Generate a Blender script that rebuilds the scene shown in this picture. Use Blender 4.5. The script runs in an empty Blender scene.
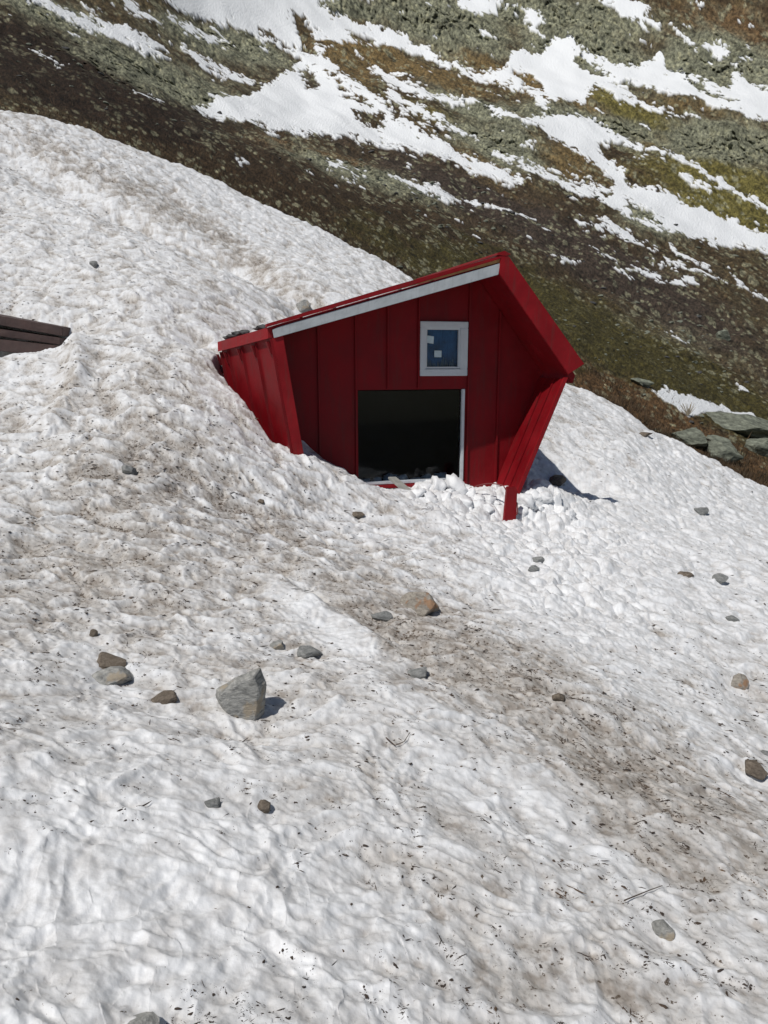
import bpy, bmesh, math, random
import numpy as np
from mathutils import Vector, noise as mnoise

random.seed(7); rng = np.random.default_rng(11)
scene = bpy.context.scene
C = scene.collection
rad = math.radians

# ------------------------------------------------------------------ camera
FPX = 750.0; PITCH = rad(11.5)
cam_d = bpy.data.cameras.new('camera'); cam = bpy.data.objects.new('camera', cam_d); C.objects.link(cam)
cam_d.sensor_fit = 'VERTICAL'; cam_d.sensor_height = 24.0; cam_d.lens = FPX / 1024 * 24.0
cam_d.clip_start = 0.05; cam_d.clip_end = 3000
cam.location = (0, 0, 0); cam.rotation_euler = (rad(90) - PITCH, 0, 0)
scene.camera = cam
# ------------------------------------------------------------------ sun + sky
SUN_TRAVEL = Vector((0.80, 0.90, -1.80)).normalized()
SUN_EL = math.asin(-SUN_TRAVEL.z)
world = bpy.data.worlds.new('World'); scene.world = world; world.use_nodes = True
wn = world.node_tree; bg = wn.nodes['Background']
sky = wn.nodes.new('ShaderNodeTexSky'); sky.sky_type = 'NISHITA'; sky.sun_disc = False
sky.sun_elevation = SUN_EL; sky.sun_rotation = math.atan2(-SUN_TRAVEL.x, -SUN_TRAVEL.y)
sky.altitude = 2000; sky.air_density = 1.0; sky.dust_density = 0.4
wn.links.new(sky.outputs[0], bg.inputs[0]); bg.inputs[1].default_value = 0.06
sun_d = bpy.data.lights.new('sun', 'SUN'); sun_d.energy = 4.0; sun_d.angle = rad(0.5); sun_d.color = (1.0, 0.96, 0.9)
sun = bpy.data.objects.new('sun', sun_d); C.objects.link(sun)
sun.rotation_euler = SUN_TRAVEL.to_track_quat('-Z', 'Y').to_euler()
sun.location = (-20, -20, 40)
scene.view_settings.view_transform = 'Standard'; scene.view_settings.look = 'None'
scene.view_settings.gamma = 1; scene.view_settings.exposure = -0.2

# ------------------------------------------------------------------ projection helpers (photo -> place)
cP, sP = math.cos(PITCH), math.sin(PITCH)
def ray(px, py):
    a = (px - 384) / FPX; b = (512 - py) / FPX
    return np.array([a, cP + sP * b, -sP + cP * b])
def W(px, py, Y):
    d = ray(px, py); return d * (Y / d[1])
def proj(x, y, z):
    df = np.maximum(y * cP - z * sP, 0.05); du = y * sP + z * cP
    return 384 + FPX * x / df, 512 - FPX * du / df
PSI = rad(16)
hu = np.array([math.cos(PSI), math.sin(PSI), 0]); hv = np.array([-math.sin(PSI), math.cos(PSI), 0])
HO = W(272, 330, 9.3); HO[2] = 0
def H(u, v, w): return HO + hu * u + hv * v + np.array([0, 0, w])
def onp(px, py, vv):
    d = ray(px, py); t = (HO @ hv + vv) / (d @ hv); p = d * t - HO
    return p @ hu, p[2]

# ------------------------------------------------------------------ numpy noise
_perm = rng.permutation(4096)
_ga = rng.random(4096) * 2 * math.pi
_gx, _gy = np.cos(_ga), np.sin(_ga)
_rx, _ry, _rz = rng.random(4096), rng.random(4096), rng.random(4096)
def _h(ix, iy): return _perm[(ix + _perm[iy & 4095]) & 4095]
def perlin(x, y):
    ix = np.floor(x).astype(np.int64); iy = np.floor(y).astype(np.int64)
    fx = x - ix; fy = y - iy
    sx = fx * fx * fx * (fx * (fx * 6 - 15) + 10); sy = fy * fy * fy * (fy * (fy * 6 - 15) + 10)
    def g(a, b):
        h = _h(ix + a, iy + b); return _gx[h] * (fx - a) + _gy[h] * (fy - b)
    n0 = g(0, 0) * (1 - sx) + g(1, 0) * sx; n1 = g(0, 1) * (1 - sx) + g(1, 1) * sx
    return (n0 * (1 - sy) + n1 * sy) * 1.5
def fbm(x, y, o=4, gain=0.5):
    s = 0; a = 1.0; t = 0
    for i in range(o):
        s = s + a * perlin(x * 2 ** i + 17.3 * i, y * 2 ** i - 9.1 * i); t += a; a *= gain
    return s / t
def ridged(x, y, o=4):
    s = 0; a = 1.0; t = 0
    for i in range(o):
        s = s + a * (1 - np.abs(perlin(x * 2 ** i + 5.3 * i, y * 2 ** i + 3.1 * i)) * 2); t += a; a *= 0.55
    return s / t
def worley(x, y):
    ix = np.floor(x).astype(np.int64); iy = np.floor(y).astype(np.int64)
    f1 = np.full(x.shape, 9.0); f2 = np.full(x.shape, 9.0); idv = np.zeros(x.shape)
    for a in (-1, 0, 1):
        for b in (-1, 0, 1):
            h = _h(ix + a, iy + b)
            d = np.hypot(ix + a + _rx[h] - x, iy + b + _ry[h] - y)
            c = d < f1
            f2 = np.where(c, f1, np.minimum(f2, d)); idv = np.where(c, _rz[h], idv); f1 = np.where(c, d, f1)
    return f1, f2, idv
def sstep(a, b, x):
    t = np.clip((x - a) / (b - a), 0, 1); return t * t * (3 - 2 * t)

class TPS:
    def __init__(s, pts, vals, smooth=0.0):
        s.p = np.asarray(pts, float); n = len(s.p)
        d = np.hypot(s.p[:, None, 0] - s.p[None, :, 0], s.p[:, None, 1] - s.p[None, :, 1])
        K = d * d * np.log(d + 1e-9) + np.eye(n) * smooth
        Pm = np.hstack([np.ones((n, 1)), s.p]); A = np.zeros((n + 3, n + 3))
        A[:n, :n] = K; A[:n, n:] = Pm; A[n:, :n] = Pm.T
        s.w = np.linalg.solve(A, np.concatenate([np.asarray(vals, float), np.zeros(3)]))
    def __call__(s, x, y):
        sh = x.shape; x = x.ravel(); y = y.ravel(); n = len(s.p)
        o = s.w[n] + s.w[n + 1] * x + s.w[n + 2] * y
        for i in range(n):
            d2 = (x - s.p[i, 0]) ** 2 + (y - s.p[i, 1]) ** 2
            o = o + s.w[i] * 0.5 * d2 * np.log(d2 + 1e-18)
        return o.reshape(sh)

# ------------------------------------------------------------------ snowfield surface
EDGE = [(-300, 40, 20), (0, 108, 22), (60, 118, 22.3), (100, 132, 22.5), (200, 172, 22.5), (270, 205, 22), (330, 232, 21.5), (390, 262, 21),
        (415, 280, 20.5), (490, 330, 19.5), (565, 380, 18.5), (620, 405, 18), (650, 424, 17.5), (700, 452, 17), (768, 487, 16.5), (1050, 610, 15)]
SN = [(0, 1024, 1.4), (384, 1024, 1.62), (768, 1024, 1.9), (0, 900, 1.8), (384, 900, 2.1), (768, 900, 2.6),
      (0, 800, 2.2), (200, 800, 2.4), (384, 800, 2.7), (570, 800, 3.1), (768, 800, 3.7),
      (0, 700, 3.0), (220, 700, 3.5), (400, 700, 3.8), (600, 700, 4.6), (768, 700, 5.4),
      (0, 620, 4.0), (200, 620, 4.7), (384, 620, 5.4), (560, 620, 6.1), (768, 620, 7.4),
      (0, 550, 5.3), (150, 550, 5.9), (300, 550, 6.9), (430, 550, 7.7), (570, 560, 8.2), (680, 560, 9.2), (768, 560, 10.4),
      (0, 470, 7.2), (120, 470, 7.6), (230, 490, 8.0), (330, 510, 8.5), (430, 505, 9.3), (505, 522, 9.65), (518, 494, 10.25), (480, 489, 10.3), (560, 510, 10.3), (620, 515, 10.9), (700, 510, 12.5),
      (0, 400, 9.3), (80, 400, 9.1), (160, 400, 9.2), (200, 400, 9.5), (240, 452, 8.7), (290, 478, 8.7),
      (0, 355, 10.3), (60, 345, 10.6), (120, 335, 11.0), (180, 345, 10.9), (212, 362, 10.5),(228, 384, 10.2), (249, 416, 9.6), (268, 446, 9.35), (293, 454, 9.28),
      (0, 285, 12.6), (80, 290, 12.5), (150, 285, 12.8), (210, 318, 12.4), (270, 300, 14.3), (330, 290, 15.5), (395, 300, 17.0),
      (0, 200, 17), (100, 210, 17), (200, 240, 17.5), (300, 260, 18),
      (322, 463, 9.42), (347, 473, 9.6), (370, 486, 9.85), (335, 468, 10.1), (372, 488, 10.3), (430, 481, 10.5), (475, 488, 10.7), (535, 491, 10.7),
      (575, 440, 14), (620, 450, 14), (680, 480, 14), (590, 480, 12.0)]
pts = [W(*p) for p in SN + EDGE]
pts += [np.array(p, float) for p in [(-3, -2, -0.9), (0, -3, -1.6), (3, -2, -2.5), (-6, -8, 0.2), (6, -8, -3.3), (-7, 2, 0.3), (6, 2, -3.3), (0, 0, -1.6), (-12, 6, 2.6), (12, 6, -4.6)]]
pts = np.array(pts)
tps_snow = TPS(pts[:, :2], pts[:, 2], 0.02)
ep = np.array([W(*p) for p in EDGE]); e_th = np.arctan2(ep[:, 0], ep[:, 1]); e_r = np.hypot(ep[:, 0], ep[:, 1]); e_z = ep[:, 2]
def r_edge(th): return np.interp(th, e_th, e_r)

# local features: (px, py, Y, radius along, radius across, angle in plan, height)
def Wp(px, py, Y): w = W(px, py, Y); return w[0], w[1]
def gauss(x, y, cx, cy, ra, rb, ang):
    c, s = math.cos(ang), math.sin(ang)
    a = ((x - cx) * c + (y - cy) * s) / ra; b = (-(x - cx) * s + (y - cy) * c) / rb
    return np.exp(-(a * a + b * b))
def seg_dist(x, y, A, B):
    ax, ay = A; bx, by = B; L2 = (bx - ax) ** 2 + (by - ay) ** 2
    t = np.clip(((x - ax) * (bx - ax) + (y - ay) * (by - ay)) / L2, 0, 1)
    dx = x - ax - t * (bx - ax); dy = y - ay - t * (by - ay)
    side = np.sign((bx - ax) * (y - ay) - (by - ay) * (x - ax))
    return np.hypot(dx, dy), side, t
def hutuv(x, y):
    X = x - HO[0]; Y = y - HO[1]
    return X * hu[0] + Y * hu[1], X * hv[0] + Y * hv[1]
GV = 0.70                                  # gable wall plane behind the front of the overhang
LU = -0.50; LV = 1.5                       # left wall flares out to here, then runs straight back
def left_u(v): return np.where(v < LV, LU * v / LV, LU + (v - LV) * .35)
def cleanmask(px, py):
    m = np.zeros_like(px)
    for cx, cy, rx, ry, a in [(470, 500, 75, 22, .2), (560, 560, 90, 60, .7), (650, 620, 120, 35, .6), (690, 690, 60, 25, .5),
                              (330, 620, 60, 20, .65), (345, 640, 30, 10, .6), (500, 800, 60, 22, .5), (60, 680, 60, 30, 0), (650, 480, 130, 50, .6)]:
        c, s = math.cos(a), math.sin(a); dx = px - cx; dy = py - cy
        m = np.maximum(m, np.exp(-(((dx * c + dy * s) / rx) ** 2 + ((-dx * s + dy * c) / ry) ** 2)))
    return m
def dirtmask(px, py):
    m = np.full_like(px, 0.47)
    for cx, cy, rx, ry, a, w in [(690, 800, 150, 34, .62, .30), (560, 700, 150, 32, .55, .26), (430, 650, 110, 40, .5, .2), (330, 590, 150, 26, .55, .25),
                                 (120, 470, 90, 110, .2, .28), (270, 520, 120, 30, .45, .2), (90, 590, 120, 50, 0, .25), (480, 960, 160, 50, .3, .12),
                                 (240, 250, 150, 12, .62, .32), (110, 180, 120, 12, .5, .3), (680, 860, 70, 22, .6, .3), (600, 770, 60, 24, .5, .3),
                                 (80, 900, 190, 130, .4, -.38), (330, 900, 130, 60, .5, -.2), (560, 560, 110, 60, .6, -.35), (230, 150, 170, 60, .45, -.25),
                                 (680, 520, 140, 90, .6, -.3), (330, 622, 60, 16, .65, -.5), (470, 500, 70, 20, .2, -.5), (500, 800, 90, 25, .5, -.3)]:
        c, s = math.cos(a), math.sin(a); dx = px - cx; dy = py - cy
        m = m + w * np.exp(-(((dx * c + dy * s) / rx) ** 2 + ((-dx * s + dy * c) / ry) ** 2))
    return np.clip(m, 0.04, 1.3)

ST = [  # px0, py0, px1, py1, material, seed, label
 (398, 584, 443, 616, 'm_rusty', 3, 'rust-stained boulder lying below the hut, largest on the middle snow'),
 (370, 608, 393, 622, 'm_slate', 4, 'flat grey stone just left of the rust-stained boulder'),
 (295, 645, 324, 657, 'm_slate', 5, 'flat dark grey stone resting below the clean snow ledge'),
 (269, 637, 286, 651, 'm_gneiss', 6, 'small round grey stone directly above the large angular block'),
 (88, 665, 134, 683, 'm_gneiss', 7, 'long flat grey stone on the left part of the snow'),
 (93, 656, 126, 665, 'm_brst', 8, 'thin brown slab lying behind the long flat grey stone'),
 (148, 691, 179, 703, 'm_brst', 9, 'low brown stone between the long flat stone and the large block'),
 (407, 665, 431, 679, 'm_slate', 10, 'half sunken grey stone straight below the rust-stained boulder'),
 (729, 671, 748, 690, 'm_rusty', 11, 'upright tan stone near the right edge in clean snow'),
 (742, 761, 767, 778, 'm_brst', 12, 'brown-grey stone at the right edge above the dirty band'),
 (651, 922, 674, 938, 'm_gneiss', 13, 'pale grey stone lowest on the right of the snow'),
 (552, 691, 567, 703, 'm_brst', 14, 'small dark brown stone in the middle of the dirty band'),
 (120, 463, 138, 476, 'm_slate', 15, 'grey stone alone on the snow hump left of the hut'),
 (204, 797, 221, 808, 'm_slate', 16, 'small grey stone below the large block, left one of two'),
 (257, 798, 272, 812, 'm_brst', 17, 'small dark pointed stone below the large block, right one of two'),
 (694, 506, 707, 516, 'm_slate', 18, 'dark stone on the sunlit snow right of the hut'),
 (711, 571, 727, 583, 'm_slate', 19, 'rounded grey stone on the streaked snow at the right'),
 (679, 570, 694, 577, 'm_brst', 20, 'thin flat stone left of the rounded grey stone at the right'),
 (90, 261, 98, 269, 'm_slate', 21, 'tiny grey stone on the upper left snow mound'),
 (549, 469, 567, 486, 'm_brst', 22, 'dark stone in the shadow beside the right wall of the hut'),
 (295, 297, 312, 316, 'm_gneiss', 23, 'grey rock showing in a melt hole behind the hut roof'),
 (89, 628, 98, 639, 'm_brst', 24, 'small round brown stone on the snow at the left above the flat stones'),
 (124, 1019, 156, 1034, 'm_gneiss', 25, 'grey rock mostly sunken in the snow at the bottom edge'),
 (636, 430, 652, 437, 'm_brst', 26, 'flat brown stone near the snow edge right of the hut'),
 (532, 555, 544, 562, 'm_slate', 27, 'small grey stone below the red post'),
 (528, 566, 540, 573, 'm_slate', 28, 'tiny dark stone just under the small grey stone below the post'),
 (350, 511, 364, 518, 'm_brst', 30, 'flat brown stone on the snow below the large window'),
 (257, 499, 265, 505, 'm_brst', 31, 'small brown stone on the snow below the left corner of the hut'),
 (216, 362, 228, 374, 'm_slate', 32, 'pale stone on the snow lip beside the left wall'),
 (760, 750, 772, 756, 'm_slate', 33, 'thin grey stone at the right edge just above the brown-grey stone'),
 (725, 615, 738, 622, 'm_slate', 34, 'small flat stone in the clean snow near the right edge'),
]
# march rays onto the finished snow surface
def hit(px, py, fn=None, n=1400, r0=1.0, r1=30):
    d = ray(px, py); t = np.exp(np.linspace(math.log(r0), math.log(r1), n)); x, y, z = d[0] * t, d[1] * t, d[2] * t
    s = snow_z(x, y) if fn is None else fn(x, y); b = np.nonzero(z < s)[0]
    if len(b) == 0: return None
    i = b[0]; return np.array([x[i], y[i], s[i]])
PITS = []
for q in ST + [(217, 672, 267, 727, '', 0, '')]:
    p_ = hit((q[0] + q[2]) / 2, q[3] - 3, lambda x, y: tps_snow(x, y)); k_ = np.linalg.norm(p_) / FPX
    PITS.append((p_[0], p_[1], (q[2] - q[0]) * k_ * .75, min(.5 * (q[3] - q[1]) * k_, .06)))
LEDGE = (Wp(262, 578, 6.0), Wp(380, 660, 4.75))
CREASE = [Wp(0, 132, 19.5), Wp(120, 190, 17.5), Wp(230, 250, 16.3), Wp(325, 305, 14.6)]
RIM = [Wp(72, 318, 10.9), Wp(76, 372, 9.6), Wp(50, 420, 8.5)]
def snow_z(x, y, detail=True, ret=False):
    z = tps_snow(x, y); th = np.arctan2(x, y); r = np.hypot(x, y)
    px, py = proj(x, y, z)
    # ledge of clean snow, gully crease, rim of the hollow round the buried roof
    d, sd, t = seg_dist(x, y, *LEDGE)
    z = z + 0.09 * np.exp(-(d / 0.22) ** 2) * np.where(sd > 0, np.exp(-(d / .10) ** 2), 1.0)
    for a, b in zip(CREASE[:-1], CREASE[1:]):
        d, sd, t = seg_dist(x, y, a, b); z = z - 0.34 * np.exp(-(d / 0.6) ** 2)
    for a, b in zip(RIM[:-1], RIM[1:]):
        d, sd, t = seg_dist(x, y, a, b); z = z + 0.12 * np.exp(-(d / 0.16) ** 2)
    cx, cy = Wp(10, 330, 11.0); z = z - 0.62 * gauss(x, y, cx, cy, .85, 0.36, 0.15)
    for q in [(550, 478, 12.0, 1.1, .45, 0.2, -.35), (545, 497, 10.6, .45, .25, 0, .16), (303, 300, 14.6, .35, .35, 0, -.3), (195, 350, 11.3, .3, .3, 0, -.15)]:
        cx, cy = Wp(*q[:3]); z = z + q[6] * gauss(x, y, cx, cy, q[3], q[4], q[5])
    for cx, cy, rr_, dd in PITS:
        z = z - dd * gauss(x, y, cx, cy, rr_ * 1.25, rr_, 0)
    if detail:
        # flow direction down-right: rotated coordinates, stretched
        ca, sa = math.cos(-.5), math.sin(-.5); fx = x * ca + y * sa; fy = -x * sa + y * ca
        wx = x + .12 * perlin(x * 3.1, y * 3.1); wy = y + .12 * perlin(x * 3.1 + 40, y * 3.1 + 9)
        z = z + .12 * fbm(fx * .35, fy * .7, 3) + (.022 + .028 * sstep(3, 7, np.hypot(x, y))) * fbm(fx * 1.1 + 7, fy * 2.0, 2)
        cm = cleanmask(px, py)
        far = sstep(3, 9, r); near = 1 - sstep(1.5, 4.5, r)
        zb = z
        f1, f2, i1 = worley(wx / .30, wy / .24); z = z + (.014 - .010 * near + .050 * far) * (.55 - f1) * (.4 + i1)
        f1, f2, i1 = worley(wx / .15 + 3, wy / .12 + 8); z = z + (.030 + .010 * far - .022 * near) * (np.minimum(f1, .75) ** 1.4 - .4) * (1 - .8 * cm) + .034 * cm * (.5 - f1)
        f1, f2, i1 = worley(wx / .075 + 13, wy / .06 + 8); z = z + .0105 * (.5 - f1) * (1 - .75 * near) * (.4 + i1)
        f1, f2, i1 = worley(wx / .07 + 33, wy / .065 + 8); z = z + .013 * (f1 - .4) * near * (.5 + i1) + near * .011 * fbm(x * 13, y * 15, 3, .6)
        z = z + .022 * fbm(wx * 6, wy * 8, 3, .5) + (.006 - .004 * near) * perlin(x * 26, y * 30) + near * (.010 * perlin(x * 9, y * 10) + .006 * perlin(x * 19 + 4, y * 21))
        lump = z - zb
        # churned blocks beside the hut and below it
        blk = np.clip(1.2 * gauss(px, py, 480, 496, 90, 24, .25) + gauss(px, py, 560, 555, 110, 65, .7) * .9 + .5 * gauss(px, py, 690, 470, 110, 70, .55), 0, 1)
        f1, f2, i1 = worley(wx / .22 + 5, wy / .24 + 1); z = z + blk * .035 * fbm(x * 9 + 3, y * 11, 4, .7) + blk * .09 * (np.sqrt(np.clip(f2 - f1, 0, 1)) - .4) * (.5 + i1)
        # big lumpy texture on the mound behind
        f1, f2, i1 = worley(wx / .7 + 5, wy / .6 + 1); z = z + .07 * (.5 - f1) * sstep(12, 16, r)
    # melted-out trench along the hut's left wall, and room for the hut body itself
    u, v = hutuv(x, y); lu = left_u(v)
    wu = lu + .155 * (.26 - z); dw = wu - u
    z = z - .9 * sstep(.20, .05, dw) * (dw > -.05) * sstep(.12, .5, v) * sstep(2.3, 1.7, v)
    inside = (u > wu - .02) & (v > GV + .03) & (v < 3.1) & (u < 3.62)
    z = np.where(inside, np.minimum(z, -2.6 + 3.6 * sstep(2.35, 3.1, v)), z)
    # far edge rounds off
    q = r / r_edge(th) - 1.0
    z = z - np.where(q > 0, (q * r * .9) + 0.0 * q, 0) - .25 * sstep(-.03, .06, q)
    if ret: return z, lump
    return z

def polar_mesh(name, TH, RR, zf):
    th, rr = np.meshgrid(TH, np.arange(RR.shape[0]), indexing='xy')
    r = RR if RR.ndim == 2 else np.repeat(RR[:, None], len(TH), 1)
    x = r * np.sin(th); y = r * np.cos(th); z = zf(x, y, th, r)
    n, m = x.shape
    me = bpy.data.meshes.new(name); me.vertices.add(n * m)
    me.vertices.foreach_set('co', np.stack([x, y, z], -1).astype(np.float32).ravel())
    i = np.arange((n - 1) * m).reshape(n - 1, m)[:, :-1].ravel()
    q = np.stack([i, i + 1, i + 1 + m, i + m], -1).astype(np.int32)
    q = q[:, ::-1]
    # orientation: columns run +theta (clockwise), rows outward -> make normals face up
    me.loops.add(q.size); me.loops.foreach_set('vertex_index', q.ravel())
    me.polygons.add(len(q)); me.polygons.foreach_set('loop_start', np.arange(0, q.size, 4, dtype=np.int32))
    me.polygons.foreach_set('loop_total', np.full(len(q), 4, np.int32))
    me.polygons.foreach_set('use_smooth', np.ones(len(q), bool))
    me.update(calc_edges=True); me.validate()
    if me.polygons[0].normal.z < 0: me.flip_normals()
    return me, x, y, z
def set_col(me, col, name='Col'):
    a = me.color_attributes.new(name, 'FLOAT_COLOR', 'POINT')
    c = np.ones((len(me.vertices), 4), np.float32); c[:, :3] = col.reshape(-1, 3); a.data.foreach_set('color', c.ravel())
def add_uv(me, U, V):
    uv = me.uv_layers.new(name='UVMap'); li = np.zeros(len(me.loops), np.int32); me.loops.foreach_get('vertex_index', li)
    d = np.stack([U.ravel()[li], V.ravel()[li]], -1).astype(np.float32); uv.data.foreach_set('uv', d.ravel())

# ------------------------------------------------------------------ material helpers
def mat(name):
    m = bpy.data.materials.new(name); m.use_nodes = True; nt = m.node_tree
    return m, nt, nt.nodes['Principled BSDF']
def N(nt, t, **k):
    n = nt.nodes.new(t)
    for a, b in k.items():
        if a.startswith('i_'):
            key = a[2:]; n.inputs[int(key) if key.isdigit() else key].default_value = b
        else: setattr(n, a, b)
    return n
def L(nt, a, b): nt.links.new(a, b)
def noise(nt, vec, scale, detail=4, rough=.55):
    n = N(nt, 'ShaderNodeTexNoise'); n.inputs['Scale'].default_value = scale; n.inputs['Detail'].default_value = detail; n.inputs['Roughness'].default_value = rough
    if vec is not None: L(nt, vec, n.inputs['Vector'])
    return n.outputs[0]
def ramp(nt, fac, stops):
    r = N(nt, 'ShaderNodeValToRGB'); cr = r.color_ramp
    while len(cr.elements) < len(stops): cr.elements.new(.5)
    for e, (p, c) in zip(cr.elements, stops): e.position = p; e.color = (*c, 1) if len(c) == 3 else c
    L(nt, fac, r.inputs[0]); return r.outputs[0]
def mixc(nt, fac, a, b, mode='MIX'):
    m = N(nt, 'ShaderNodeMix', data_type='RGBA', blend_type=mode)
    for s, v in ((m.inputs[0], fac), (m.inputs[6], a), (m.inputs[7], b)):
        if hasattr(v, 'links'): L(nt, v, s)
        else: s.default_value = v if not isinstance(v, tuple) or len(v) == 4 else (*v, 1)
    return m.outputs[2]
def bump(nt, h, strength, dist, prev=None):
    b = N(nt, 'ShaderNodeBump'); b.inputs['Strength'].default_value = strength; b.inputs['Distance'].default_value = dist
    L(nt, h, b.inputs['Height'])
    if prev: L(nt, prev, b.inputs['Normal'])
    return b.outputs[0]

# snow material: vertex colour holds where dirt lies; noise adds grit
m_snow, nt, bs = mat('old_snow')
tc = N(nt, 'ShaderNodeTexCoord').outputs['Object']
vc = N(nt, 'ShaderNodeVertexColor', layer_name='Col')
g1 = noise(nt, tc, 38, 5, .65); g2 = noise(nt, tc, 9, 4, .6)
c = mixc(nt, 1.0, vc.outputs['Color'], ramp(nt, g2, [(.36, (.80, .785, .77)), (.56, (1, 1, 1))]), 'MULTIPLY')
# grit amount lives in the second attribute
va = N(nt, 'ShaderNodeAttribute', attribute_name='grit')
thr = N(nt, 'ShaderNodeMath', operation='SUBTRACT'); L(nt, g1, thr.inputs[0])
mm = N(nt, 'ShaderNodeMath', operation='MULTIPLY_ADD'); L(nt, va.outputs['Fac'], mm.inputs[0]); mm.inputs[1].default_value = -.20; mm.inputs[2].default_value = .755
L(nt, mm.outputs[0], thr.inputs[1])
gr = N(nt, 'ShaderNodeMapRange'); gr.inputs[1].default_value = 0; gr.inputs[2].default_value = .045; L(nt, thr.outputs[0], gr.inputs[0])
c = mixc(nt, gr.outputs[0], c, (.10, .075, .055, 1))
L(nt, c, bs.inputs['Base Color'])
bs.inputs['Roughness'].default_value = .48; bs.inputs['Specular IOR Level'].default_value = .35
b = bump(nt, noise(nt, tc, 18, 4, .5), .35, .02); b = bump(nt, noise(nt, tc, 90, 3, .6), .25, .004, b)
bs.inputs['Subsurface Weight'].default_value = .15; bs.inputs['Subsurface Radius'].default_value = (1, 1, 1); bs.inputs['Subsurface Scale'].default_value = .02
L(nt, b, bs.inputs['Normal'])

# ------------------------------------------------------------------ build snowfield
dth = 0.00095
thc = np.arange(rad(-31), rad(31), dth)
TH = np.concatenate([np.linspace(rad(-125), rad(-31), 110)[:-1], thc, np.linspace(rad(31), rad(125), 110)])
rc = np.exp(np.arange(math.log(1.25), math.log(26.0), .0024))
RR = np.concatenate([[.02, .3, .6, .8, 1.0, 1.15], rc, [27, 28, 30]])
LUMP = []
def _zs(x, y, th, r):
    z, l = snow_z(x, y, True, True); LUMP.append(l); return z
me, X, Y, Z = polar_mesh('snowfield', TH, RR, _zs); LUMP = LUMP[0]
PX, PY = proj(X, Y, Z)
dm = dirtmask(PX, PY) + .20 * fbm(X * .8, Y * .8 + 3, 4) + .26 * fbm((X * .88 - Y * .48) * .9, (X * .48 + Y * .88) * 3.6, 4, .6) + .30 * fbm(X * 3.2 + 5, Y * 3.6, 4, .65) - np.clip((LUMP - LUMP.mean()) / .022, -1.2, 1.2) * .26
dm = np.clip(dm, 0, 1.2)
clean = np.array([.74, .75, .765]); dirty = np.array([.50, .475, .445]); vdirty = np.array([.25, .205, .165])
t = sstep(.22, .95, dm)[..., None]; col = clean * (1 - t) + dirty * t
pt = sstep(.05, .42, fbm(X * 9, Y * 11 + 50, 4, .65) * 1.1 + (dm - .6) * .45)[..., None] * sstep(.3, .7, dm)[..., None]
col = col * (1 - .55 * pt) + vdirty * .55 * pt
sp = .6 * sstep(.12, .40, fbm(X * 34, Y * 40 + 50, 4, .7) + (dm - .62) * .35)[..., None] * sstep(.12, .5, dm)[..., None]
col = col * (1 - .6 * sp) + np.array([.13, .105, .085]) * .6 * sp
set_col(me, col)
a = me.attributes.new('grit', 'FLOAT', 'POINT'); a.data.foreach_set('value', dm.astype(np.float32).ravel())
me.materials.append(m_snow)
snow = bpy.data.objects.new('snowfield', me); C.objects.link(snow); snow['kind'] = 'structure'

# ------------------------------------------------------------------ opposite mountainside
HC = [(-250, 60, 34), (-250, 0, 50), (-250, -150, 90), (-250, -500, 200), (0, 98, 28), (0, 60, 40), (0, 0, 72), (0, -200, 160), (0, -500, 260),
      (200, 160, 28), (200, 118, 70), (200, 60, 130), (200, 0, 200), (200, -250, 330), (300, 205, 28), (300, 135, 85), (384, 248, 27), (384, 200, 48), (384, 145, 105), (384, 80, 180), (384, 0, 290), (384, -250, 420),
      (560, 362, 22.5), (560, 300, 38), (560, 240, 62), (560, 180, 105), (560, 100, 180), (560, 0, 300), (560, -250, 430),
      (768, 470, 20), (768, 420, 27), (768, 360, 45), (768, 300, 72), (768, 220, 120), (768, 100, 200), (768, 0, 300), (768, -250, 430),
      (1000, 560, 18), (1000, 430, 45), (1000, 250, 120), (1000, 0, 290), (1000, -250, 430)]
hp = []; hT = []
for q in HC:
    w = W(*q); r = math.hypot(w[0], w[1]); hp.append((math.atan2(w[0], w[1]) * 2, math.log(r))); hT.append(w[2] / r)
for w in ep:
    r = math.hypot(w[0], w[1]); hp.append((math.atan2(w[0], w[1]) * 2, math.log(r * 1.04))); hT.append((w[2] - .75) / (r * 1.04))
tps_hill = TPS(hp, hT, 1e-4)
SA = math.atan2(.50, 1.0)                  # strata run down to the right in the slope's own coordinates
def hill_base(th, r):
    thq = np.clip(th, rad(-38), rad(38)); return tps_hill(thq * 2, np.log(r)) * r
def pe(px, py, cx, cy, rx, ry, a):
    c, s = math.cos(a), math.sin(a); dx = px - cx; dy = py - cy
    return np.exp(-(((dx * c + dy * s) / rx) ** 2 + ((-dx * s + dy * c) / ry) ** 2))
CLIFF = [(445, 22, 75, 30, .35), (600, 55, 90, 22, .35), (690, 75, 40, 20, .5), (560, 15, 90, 20, .2), (730, 70, 60, 40, .4), (500, 145, 60, 22, .35), (590, 122, 85, 16, .15), (720, 145, 70, 24, .1),
         (660, 220, 38, 16, .2), (60, 15, 60, 12, .35), (230, 45, 70, 16, .3), (140, 75, 120, 24, .35), (200, 95, 60, 14, .3), (350, 5, 50, 10, .2), (480, 110, 60, 10, .4), (350, 170, 110, 14, .3)]
def rockmask(px, py):
    m = np.zeros_like(px)
    for q in CLIFF: m = np.maximum(m, pe(px, py, *q))
    out = np.clip(np.maximum(np.maximum(-px - 20, px - 790), -py - 10) / 60, 0, 1)
    return np.maximum(m, .45 * out)
def streak(th, r, z0):
    a = th * 12; b = np.log(r) * 1.2 + 8 * z0 / r                   # about 1 unit per 62 px
    c, s = math.cos(SA), math.sin(SA)
    return a * c - b * s, a * s + b * c                # along, across
def Lp(pts): return [(x / 2, y / 2) for x, y in pts]
def Rp(pts): return [(384 + x / 2, y / 2) for x, y in pts]
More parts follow.
